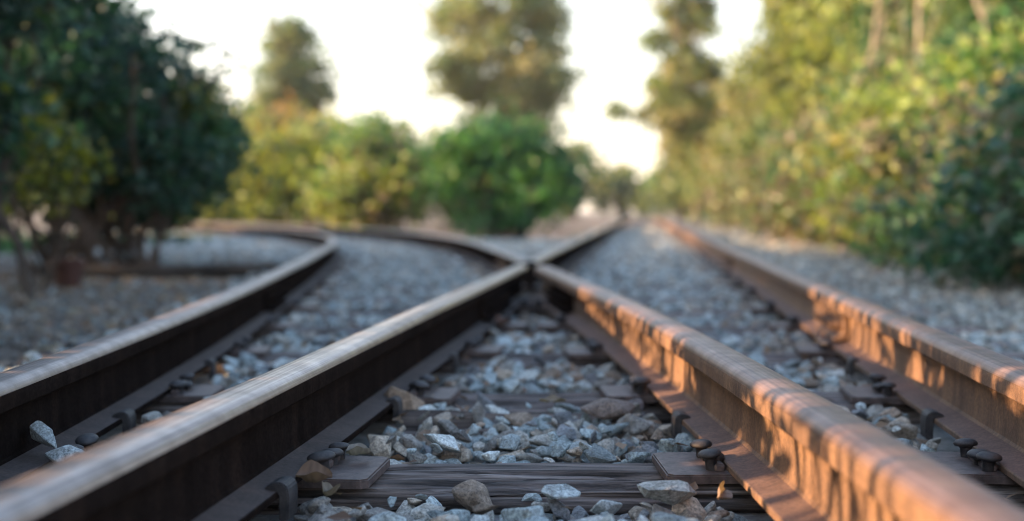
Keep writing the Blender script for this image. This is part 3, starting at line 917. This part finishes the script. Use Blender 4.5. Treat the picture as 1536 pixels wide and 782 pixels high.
def plant(name, label, cat, base, crowns, palette, n_leaf, leaf, trunk_r, clump=0.16, n_clump=60, stems=1, group=None,
          bark='bark', shell=0.55, spread=0.15, lean=0.0, kindweights=None, flat_top=0.0, trunk_part='trunk', rag=0.14):
    """crowns: list of (cx,cy,cz, rx,ry,rz, share) relative to base. Leaves gather in clumps; limbs run to the clumps."""
    root = empty(name, base); tag(root, label, cat, group)
    W = np.array([c[6] if len(c) > 6 else 1.0 for c in crowns]); W = W / W.sum()
    pal = np.array(palette)
    P, C, centers = [], [], []
    for (c, w) in zip(crowns, W):
        cx, cy, cz, rx, ry, rz = c[:6]
        nc = max(4, int(n_clump * w))
        d = rng.normal(size=(nc, 3)); d /= np.linalg.norm(d, axis=1)[:, None]
        rad = (shell + (1 - shell) * rng.random(nc)) ** 0.7
        rad = np.where(rng.random(nc) < 0.3, rad * rng.random(nc), rad) * rng.uniform(1 - rag, 1 + rag * 0.9, nc)
        cc = np.array([cx, cy, cz]) + d * rad[:, None] * np.array([rx, ry, rz])
        cc[:, 2] = np.maximum(cc[:, 2], 0.06)
        centers.append(cc)
        wts = rng.uniform(0.3, 1.7, nc); wts /= wts.sum()
        who = rng.choice(nc, int(n_leaf * w), p=wts)
        sc = clump * (0.6 + 0.8 * rng.random(nc))
        pp = cc[who] + rng.normal(size=(len(who), 3)) * sc[who, None] * np.array([1, 1, 0.75])
        P.append(pp)
        cidx = rng.choice(len(pal), nc, p=kindweights)
        lidx = np.where(rng.random(len(who)) < 0.72, cidx[who], rng.choice(len(pal), len(who), p=kindweights))
        C.append(pal[lidx] * rng.uniform(0.7, 1.3, len(who))[:, None])
    P = np.concatenate(P); C = np.concatenate(C); cent = np.concatenate(centers)
    k = P[:, 2] > 0.01; P, C = P[k], C[k]
    V, F = leaf_quads(P, leaf)
    link('crown', mesh_np('crown', V, F, np.repeat(C, 4, 0)), M['leaf'], root)
    TV, TF = [], []
    top = max(c[2] for c in crowns)
    cx = np.mean([c[0] for c in crowns]); cy = np.mean([c[1] for c in crowns])
    stempts = []
    for s in range(stems):
        a = (random.uniform(-spread, spread), random.uniform(-spread, spread) * 0.7, -0.12)
        b = (cx + random.uniform(-1, 1) * spread * 2.2, cy + random.uniform(-1, 1) * spread * 2, top * random.uniform(0.65, 0.95))
        if stems == 1: a = (0, 0, -0.12); b = (cx + lean, cy, top * 1.2)
        stempts.append(limb(TV, TF, a, b, trunk_r, trunk_r * 0.35, 0.025, 7, 9))
    for q in cent[rng.permutation(len(cent))[:min(len(cent), 46)]]:
        st = random.choice(stempts); i = random.randint(3, len(st) - 2)
        cands = [p for p in st[2:] if p[2] < q[2] + 0.1] or [st[2]]
        p0 = cands[-1] if random.random() < 0.5 else random.choice(cands)
        limb(TV, TF, p0, q, trunk_r * 0.33, trunk_r * 0.06 + 0.002, 0.06, 5, 4)
    link(trunk_part, mesh_np('trunk', TV, TF, None, True), M[bark], root)
    return root

DK = [(0.018, 0.062, 0.040), (0.026, 0.085, 0.042), (0.016, 0.050, 0.042), (0.04, 0.10, 0.036)]
GR = [(0.030, 0.110, 0.035), (0.045, 0.145, 0.035), (0.022, 0.080, 0.035), (0.07, 0.17, 0.03)]
YG = [(0.14, 0.20, 0.035), (0.19, 0.23, 0.045), (0.09, 0.16, 0.035), (0.21, 0.20, 0.05)]
OL = [(0.075, 0.125, 0.045), (0.11, 0.15, 0.05), (0.055, 0.10, 0.042), (0.14, 0.16, 0.06)]
AU = [(0.26, 0.18, 0.06), (0.20, 0.20, 0.06), (0.12, 0.16, 0.05), (0.26, 0.16, 0.07)]
BR = [(0.10, 0.08, 0.055), (0.13, 0.105, 0.075), (0.08, 0.10, 0.05), (0.07, 0.12, 0.05)]
MIX = [(0.055, 0.12, 0.04), (0.11, 0.16, 0.04), (0.11, 0.10, 0.06), (0.045, 0.10, 0.05), (0.16, 0.18, 0.05)]
BL = [(0.030, 0.075, 0.050), (0.055, 0.095, 0.065), (0.04, 0.095, 0.04), (0.09, 0.085, 0.055)]

# --- left side
plant('tall_shrub', 'tall dark shrub with two thin bare trunks at the left edge', 'shrub', (-2.42, 5.55, -0.05),
      [(-0.55, 0.1, 1.75, 0.85, 0.7, 0.62, 1.0), (-0.35, -0.1, 0.85, 0.42, 0.35, 0.25, 0.22), (0.05, 0.2, 2.05, 0.6, 0.5, 0.35, 0.4)],
      DK + [(0.10, 0.12, 0.012)], 9000, 0.055, 0.026, 0.14, 60, 3, bark='bark', spread=0.16, kindweights=[.3, .25, .2, .1, .15])
plant('dense_bush', 'large dense dark green bush with many stems left of the track', 'bush', (-2.85, 7.8, -0.05),
      [(-0.10, 0.0, 1.22, 0.85, 0.8, 0.62, 1.0), (0.50, 0.1, 0.88, 0.40, 0.55, 0.45, 0.45), (-0.8, 0, 1.6, 0.9, 0.8, 0.65, 0.7), (-0.2, 0.2, 0.45, 0.85, 0.6, 0.35, 0.13)],
      DK + [(0.13, 0.13, 0.012)], 32000, 0.046, 0.026, 0.12, 170, 30, bark='bark_brown', spread=0.5, kindweights=[.34, .3, .2, .12, .04])
plant('yellow_shrub', 'small yellow-green shrub under the dark bush at the left edge', 'shrub', (-2.5, 6.1, -0.05),
      [(0, 0, 0.74, 0.2, 0.2, 0.26)], [(0.14, 0.15, 0.012), (0.08, 0.11, 0.012), (0.03, 0.07, 0.03)], 420, 0.045, 0.012, 0.10, 14, 4, spread=0.1)
# unseen row towards and past the camera, its gaps shaped to dapple the rails
SHADE = 'unseen shrubs shaped to dapple the rails with shade'
for i, y in enumerate(np.arange(-2.2, 3.9, 0.62)):
    lo_ = {5: 0.05, 4: 0.03, 7: 0.03}.get(i, 0.0)
    sk = 0.1 if i == 8 else 0.8
    bx = -1.95 - 0.10 * math.sin(i * 1.9) - (0.25 if y > 3.3 else 0)
    mid = {4: 0.10, 5: 0.01, 6: 0.32, 8: 0.04, 9: 0.12}.get(i, 0.03 if i > 4 else 0.4)
    plant('shade_row_shrub', 'unseen leafy shrub left of the track, shaped to throw dapples on the rails', 'shrub', (bx, y, -0.05),
          [(0, 0, 0.29 - lo_, 0.30, 0.38, 0.20 - lo_ * 0.5, sk), (-0.15, 0, 1.58, 0.5, 0.45, 0.62, 1.3), (0.0, 0, 0.72, 0.16, 0.20, 0.11, mid)],
          DK, 4600, 0.055, 0.016, 0.085, 54, (5, 8, 6, 3, 7, 5, 4, 7, 5, 6, 7)[i], group=SHADE, spread=0.26)
for i, y in enumerate(np.arange(3.4, 17, 1.25)):  # unseen row added to keep sun off the far ballast and verge
    plant('back_shade_shrub', 'unseen leafy shrub added at far left to shade the ground beyond the crossing', 'shrub', (-6.6 - 0.09 * y + 0.3 * math.sin(i * 2.1), y, -0.05),
          [(0, 0, 0.62, 0.7, 0.95, 0.62, 1.0), (0, 0, 1.75, 0.6, 0.9, 0.75 + (0.12 if y < 9 else 0), 1.3)],
          DK + GR[:2], 6800, 0.075, 0.022, 0.16, 60, 7, group='unseen shrubs added to shade the ground', spread=0.4)
for (x, y, t) in ((-3.35, 4.2, 2.1), (-3.5, 4.95, 2.2), (-3.9, 3.7, 2.3)):  # unseen, added to keep the low part of the nearest right bush shaded
    plant('tall_shade_shrub', 'unseen tall shrub added at the left to shade the nearest right bush', 'shrub', (x, y, -0.05),
          [(0, 0, t * 0.35, 0.4, 0.4, t * 0.3, 0.8), (0, 0, t * 0.9, 0.5, 0.5, t * 0.35, 1.2)], DK, 5200, 0.06, 0.02, 0.12, 60, 5, group='unseen tall shrubs added for shade', spread=0.25)
# --- centre
plant('round_bush', 'emerald green bush standing alone between the diverging tracks', 'bush', (-0.05, 15.9, -0.05),
      [(-0.10, 0, 1.10, 0.62, 0.7, 0.40, 1.0), (-0.72, 0, 1.10, 0.32, 0.5, 0.34, 0.3), (0.40, 0, 0.80, 0.32, 0.6, 0.42, 0.45), (0.05, -0.1, 0.42, 0.62, 0.6, 0.32, 0.35)],
      GR + [(0.016, 0.07, 0.045)], 10000, 0.075, 0.05, 0.17, 90, 14, bark='bark_brown', spread=0.36, kindweights=[.3, .25, .2, .1, .15])
plant('twiggy_bush', 'brownish twiggy bush just left of the emerald bush', 'bush', (-2.4, 19.5, -0.05),
      [(0, 0, 0.75, 1.0, 0.7, 0.6), (0.3, 0, 1.35, 0.9, 0.6, 0.42, 0.6)], BR[:2] + YG[:3] + GR[:2], 5200, 0.075, 0.03, 0.2, 60, 9, spread=0.4)
hedge = [(-6.6, 25.5, 1.15, 1.5, YG, 'yellow-green hedge bush at the left end beside the dark bush'),
         (-4.9, 25.0, 1.25, 1.6, YG + OL[:1], 'yellow-green hedge bush in the middle of the far hedge'),
         (-3.2, 25.5, 1.3, 1.7, GR + YG[:2], 'fresh green hedge bush with yellow low leaves next to the twiggy bush'),
         (-8.3, 26.5, 1.2, 1.6, OL + YG, 'olive hedge bush showing above the dark bush at left'),
         (-1.2, 27.0, 1.3, 1.7, OL + YG[:1], 'olive hedge bush hidden behind the emerald bush')]
for (x, y, hz, rx, pal, lab) in hedge:
    plant('hedge_bush', lab, 'bush', (x, y, -0.05), [(0, 0, hz * 0.85, 1.35, 0.9, hz * 0.85), (0.2, 0, hz * 1.25, 0.8, 0.7, hz * 0.6, 0.5)],
          pal, 5200, 0.10, 0.04, 0.30, 60, 8, group='bushes of the far hedge', spread=0.5)
plant('autumn_tree', 'small orange-leaved tree rising behind the far hedge at left', 'tree', (-6.4, 31, -0.05),
      [(0, 0, 2.6, 1.25, 1.0, 0.7), (0.9, 0, 2.3, 0.9, 0.8, 0.6, 0.5), (-0.6, 0, 1.9, 0.9, 0.8, 0.7, 0.5)], AU + OL[:2], 4200, 0.12, 0.07, 0.25, 50, 3, spread=0.3)
plant('round_tree', 'small isolated round-topped tree against the sky at left', 'tree', (-7.7, 40, -0.05),
      [(0.0, 0, 5.3, 1.55, 1.4, 1.35), (-0.1, 0, 6.5, 0.95, 0.9, 0.75, 0.45), (0.7, 0, 4.5, 1.0, 1.0, 0.6, 0.35), (-0.7, 0, 4.2, 0.7, 0.7, 0.5, 0.2)],
      [(0.07, 0.13, 0.07), (0.09, 0.15, 0.075), (0.06, 0.11, 0.065), (0.15, 0.17, 0.08)], 6800, 0.12, 0.13, 0.22, 190, 1, rag=0.34, shell=0.35)
plant('slim_tree', 'slender pale green tree peeking out right of the dark bush', 'tree', (-9.6, 41, -0.05),
      [(0.2, 0, 2.6, 0.9, 0.9, 1.3)], OL, 1800, 0.14, 0.09, 0.28, 26, 1)
plant('leafy_tree', 'large olive-green tree in the middle reaching above the frame', 'tree', (-0.5, 42, -0.05),
      [(0.2, 0, 5.6, 2.2, 2.0, 2.6), (0.3, 0, 3.2, 1.8, 1.5, 1.2, 0.5), (0.2, 0, 9.0, 2.2, 2.0, 2.2, 0.9), (0.9, 0, 4.3, 1.6, 1.5, 1.4, 0.5), (-1.5, 0, 5.2, 1.2, 1.2, 1.3, 0.35), (1.7, 0, 7.4, 0.9, 0.9, 1.0, 0.3), (-1.6, 0, 7.6, 1.1, 1.0, 1.3, 0.3), (2.0, 0, 5.2, 0.8, 0.9, 1.2, 0.25)],
      [(0.13, 0.19, 0.085), (0.17, 0.22, 0.095), (0.10, 0.16, 0.08), (0.20, 0.21, 0.10), (0.22, 0.21, 0.10)], 27000, 0.13, 0.18, 0.30, 330, 1, rag=0.36, shell=0.4)
# --- right side
plant('leaning_poplar', 'tall feathery tree with a pale leaning trunk right of the sky gap', 'tree', (5.9, 36, -0.05),
      [(-0.4, 0, 5.2, 1.25, 1.0, 2.2), (-0.3, 0, 8.2, 1.25, 1.0, 1.8, 0.7), (-2.2, 0, 3.7, 0.8, 0.6, 0.6, 0.07), (-1.6, 0, 5.6, 0.6, 0.5, 0.5, 0.06), (0.35, 0, 3.2, 0.8, 0.7, 1.0, 0.4), (0.35, -0.2, 1.7, 0.75, 0.7, 1.5, 0.75), (-0.3, 0, 3.0, 0.7, 0.7, 1.2, 0.5), (-0.9, 0, 3.2, 0.4, 0.5, 0.8, 0.12)],
      [(0.11, 0.17, 0.065), (0.15, 0.19, 0.075), (0.09, 0.14, 0.06), (0.2, 0.19, 0.09)], 19000, 0.12, 0.09, 0.26, 200, 1, bark='bark_mid', lean=-0.9, rag=0.36)
wood = [(7.6, 30, 11, OL + YG[:2], 'tall yellowish tree next right of the sky gap', 'bark', 1.3),
        (9.5, 27, 11, YG + OL, 'tall light green tree in the middle of the right-hand wood', 'bark', 1.7),
        (7.9, 20.5, 9, OL + DK[:2], 'tall tree with dark hollow crown at upper right', 'bark', 1.7),
        (10.8, 22, 10, GR + OL, 'tall green tree at the far upper right corner', 'bark', 2.0),
        (8.4, 19.0, 8, OL + GR[:2], 'leafy tree near the right edge behind the rightmost birch', 'bark', 1.3),
        (7.9, 24.5, 11, YG[:3] + OL, 'tall sunlit yellow-green tree behind the lime bush', 'bark', 1.5),
        (9.6, 31.5, 12, OL + GR[:1], 'second tall olive tree behind the yellowish one', 'bark', 1.7),
        (8.6, 17.5, 9, GR + OL[:2], 'green tree behind the three slim birches', 'bark', 1.7),
        (12.5, 33, 12, OL, 'broad olive tree at the back of the right-hand wood', 'bark_mid', 2.6)]
for (x, y, h, pal, lab, bk, w) in wood:
    plant('wood_tree', lab, 'tree', (x, y, -0.05),
          [(0, 0, h * 0.20, w * 0.9, w * 0.9, h * 0.16, 0.8), (0, -0.3, h * 0.38, w, w, h * 0.17, 1.0), (0.1, 0, h * 0.6, w * 0.9, w * 0.9, h * 0.2, 1.0), (0, 0, h * 0.84, w * 0.7, w * 0.7, h * 0.15, 0.5)],
          pal, 19000, 0.12, 0.09, 0.34, 160, 1, rag=0.25, group='trees of the right-hand wood', bark=bk)
for (x, y, h, w, lab) in ((6.8, 34, 4.6, 0.75, 'slender pale poplar standing just right of the leaning one, leafy to the ground'),
                          (8.6, 36, 9.0, 0.8, 'tall slender poplar between the leaning one and the right-hand wood')):
    plant('slender_tree', lab, 'tree', (x, y, -0.05), [(0, 0, h * 0.22, w, w, h * 0.2, 0.8), (0, 0, h * 0.55, w * 0.9, w, h * 0.22, 1.0), (0.1, 0, h * 0.85, w * 0.6, w * 0.6, h * 0.15, 0.4)],
          [(0.12, 0.17, 0.07), (0.16, 0.19, 0.08), (0.09, 0.14, 0.06), (0.19, 0.17, 0.08)], 6500, 0.12, 0.07, 0.28, 90, 1, rag=0.34, group='slender poplars', bark='bark_mid')
plant('young_tree', 'young pale green tree filling the gap right of the leaning poplar', 'tree', (7.4, 33, -0.05),
      [(0, 0, 1.6, 1.0, 1.0, 1.3), (0.2, 0, 3.4, 0.8, 0.8, 1.3, 0.8)], OL + BR[:1], 5200, 0.13, 0.06, 0.34, 50, 2, spread=0.2)
def birch(x, y, h, lab, lean):
    plant('birch_tree', lab, 'tree', (x, y, -0.05), [(lean, 0, h * 0.86, 0.9, 0.9, h * 0.14)], GR + YG[:2], 1800, 0.10, 0.036, 0.24, 8, 1,
          group='slim pale birches at upper right', bark='bark_pale', lean=lean)
birch(6.15, 15.5, 6.5, 'slim birch with a bright sunlit trunk, rightmost of three birches', 0.0)
birch(5.65, 15.9, 6.2, 'slim birch in the middle of three pale birch trunks', 0.1)
birch(5.55, 17.5, 6.4, 'slim greyish birch, leftmost of three pale birch trunks', 0.0)
hr = [(2.85, 5.35, 0.95, BL + DK[:2], 'bluish green bramble bush nearest at the right edge'),
      (3.55, 6.4, 1.25, BR + BL, 'brown twiggy bramble rising behind the nearest right bush'),
      (3.25, 7.6, 0.95, BL + MIX, 'dark green bramble bush, second along the right-hand hedge'),
      (4.3, 8.4, 1.5, BR + MIX, 'tall reddish twiggy bush behind the right-hand hedge'),
      (3.5, 9.6, 1.15, MIX, 'mixed green and brown bush, third along the right-hand hedge'),
      (3.85, 11.8, 1.45, YG + MIX, 'tall yellow-green bush in the middle of the right-hand hedge'),
      (4.15, 14.2, 1.35, MIX + BR, 'mixed olive and brown bush, fifth along the right-hand hedge'),
      (5.3, 13.0, 2.1, YG + GR, 'bright lime green bush rising above the hedge at right'),
      (4.6, 17.0, 1.5, BR + BR + MIX, 'brownish bush, sixth along the right-hand hedge'),
      (5.2, 20.5, 1.7, OL + BR + BR, 'olive bush towards the far end of the right-hand hedge'),
      (5.6, 25.0, 1.9, OL + BR, 'greyish olive bush at the far end of the right-hand hedge'),
      (6.6, 22.0, 2.6, YG + OL, 'tall yellow-olive bush behind the far end of the hedge')]
for (x, y, h, pal, lab) in hr:
    w = 0.62 + 0.22 * h
    plant('bramble_bush', lab, 'bush', (x, y, -0.05),
          [(0, 0, h * 0.42, w, w * 1.25, h * 0.42, 1.0), (0.15, 0, h * 0.82, w * 0.75, w, h * 0.36, 0.8)],
          pal, 6600, 0.036 + 0.0028 * y, 0.014 + 0.0012 * y, 0.13 + 0.004 * y, 80, 10, group='bushes of the right-hand hedge', spread=0.3)
# --- far low trees at the vanishing point
for (x, y, w, h, lab) in [(3.4, 62, 2.2, 4.3, 'low blurred tree left of the vanishing tracks on the horizon'),
                          (6.4, 66, 2.0, 3.0, 'low dark green tree at the end of the straight track'),
                          (8.6, 58, 1.8, 3.3, 'low blurred tree right of the vanishing tracks on the horizon'),
                          (-0.5, 64, 2.6, 3.4, 'low distant tree hidden behind the emerald bush')]:
    plant('distant_tree', lab, 'tree', (x, y, -0.05), [(0, 0, h * 0.45, w, 1.5, h * 0.45), (0, 0, h * 0.75, w * 0.6, 1.2, h * 0.25, 0.4)],
          OL + GR[:2], 2600, 0.2, 0.12, 0.35, 40, 3, group='low distant trees', spread=0.4)
for i, x in enumerate(np.linspace(-46, 46, 17)):
    if -2 < x < 10: continue
    h = 4.5 + 2.2 * math.sin(i * 2.3)
    plant('far_tree', 'far tree in the belt closing the horizon behind bushes and wood', 'tree', (x, 75 + 4 * math.sin(i * 1.7), -0.05),
          [(0, 0, h * 0.5, 3.4, 2.5, h * 0.5)], OL, 1500, 0.34, 0.2, 0.5, 40, 2, group='tree belt on the horizon', spread=0.5)

# grass patch at the far left
n = 5000
gx = rng.uniform(-9.5, -4.2, n); gy = rng.uniform(11, 17, n)
gh = rng.uniform(0.06, 0.16, n); a = rng.uniform(0, 6.28, n); w = 0.012
P0 = np.stack([gx, gy, np.full(n, -0.06)], 1); d = np.stack([np.cos(a), np.sin(a), np.zeros(n)], 1)
tip = P0 + np.stack([rng.normal(0, .03, n), rng.normal(0, .03, n), gh], 1)
V = np.stack([P0 - d * w, P0 + d * w, tip], 1).reshape(-1, 3)
c = np.repeat(np.array([(0.05, 0.16, 0.05), (0.07, 0.19, 0.05), (0.04, 0.12, 0.05)])[rng.integers(0, 3, n)], 3, 0)
o = link('grass', mesh_np('grass', V, np.arange(3 * n).reshape(n, 3), c), M['leaf'])
tag(o, 'short green grass growing on the soil beyond the two thin trunks', 'grass', kind='stuff')

# ------------------------------------------------------------------ air
hm = bpy.data.materials.new('haze_air'); hm.use_nodes = True
hn = hm.node_tree
for n_ in list(hn.nodes): hn.nodes.remove(n_)
ho = hn.nodes.new('ShaderNodeOutputMaterial'); hv = hn.nodes.new('ShaderNodeVolumePrincipled')
hv.inputs['Color'].default_value = (0.97, 0.96, 0.94, 1); hv.inputs['Density'].default_value = 0.0006; hv.inputs['Anisotropy'].default_value = 0.3
hn.links.new(hv.outputs[0], ho.inputs['Volume'])
hb = box_bm(820, 980, 15.6)
bmesh.ops.translate(hb, vec=(0, 420, 6.6), verts=hb.verts)
tag(link('haze', bm_mesh('haze', hb), hm), 'thin pale evening haze in the air over the tracks', 'haze', kind='stuff')

# ------------------------------------------------------------------ world, sun, camera
w = bpy.data.worlds.new('World'); scene.world = w; w.use_nodes = True
nt = w.node_tree
bg = nt.nodes['Background']
sky = nt.nodes.new('ShaderNodeTexSky'); sky.sky_type = 'NISHITA'; sky.sun_disc = False
sky.sun_elevation = R(SUN_EL); sky.sun_rotation = R(SUN_AZ)
sky.air_density = 1.0; sky.dust_density = 2.0; sky.ozone_density = 1.0
# low bright haze: the sky pales towards the horizon, as it does near sunset
tc = nt.nodes.new('ShaderNodeTexCoord'); sx = nt.nodes.new('ShaderNodeSeparateXYZ')
nt.links.new(tc.outputs['Generated'], sx.inputs[0])
mr = nt.nodes.new('ShaderNodeMapRange'); nt.links.new(sx.outputs['Z'], mr.inputs[0])
mr.inputs[1].default_value = 0.02; mr.inputs[2].default_value = 0.50; mr.inputs[3].default_value = 0.72; mr.inputs[4].default_value = 0.0
hz = mixc(nt, 'MIX', mr.outputs[0], sky.outputs[0], (2.45, 2.0, 1.58))
nt.links.new(hz, bg.inputs['Color'])
bg.inputs['Strength'].default_value = 0.14

ld = bpy.data.lights.new('sun', 'SUN'); ld.energy = 3.8; ld.angle = R(0.5); ld.color = (1.0, 0.62, 0.33)
lo = bpy.data.objects.new('sun', ld); COL.objects.link(lo)
el, az = R(SUN_EL), R(SUN_AZ)
to_sun = Vector((math.sin(az) * math.cos(el), math.cos(az) * math.cos(el), math.sin(el)))
lo.rotation_euler = to_sun.to_track_quat('Z', 'Y').to_euler()
lo.location = to_sun * 30

cd = bpy.data.cameras.new('camera'); cam = bpy.data.objects.new('camera', cd); COL.objects.link(cam)
cd.sensor_width = 36; cd.lens = 36 * F_PX / 1536
cam.location = (0, 0, CAM_Z)
pitch = math.atan((391 - 317) / F_PX)
cam.rotation_euler = (math.pi / 2 - pitch, 0, 0)
cd.clip_start = 0.02; cd.clip_end = 3000
cd.dof.use_dof = True; cd.dof.focus_distance = 1.62; cd.dof.aperture_fstop = 1.95
scene.camera = cam
scene.render.engine = 'CYCLES'
scene.cycles.use_denoising = True
scene.cycles.filter_width = 1.0
scene.cycles.max_bounces = 6; scene.cycles.transparent_max_bounces = 4
vs = scene.view_settings
vs.view_transform = 'Standard'; vs.look = 'None'; vs.exposure = 2.68; vs.gamma = 1; vs.use_curve_mapping = False
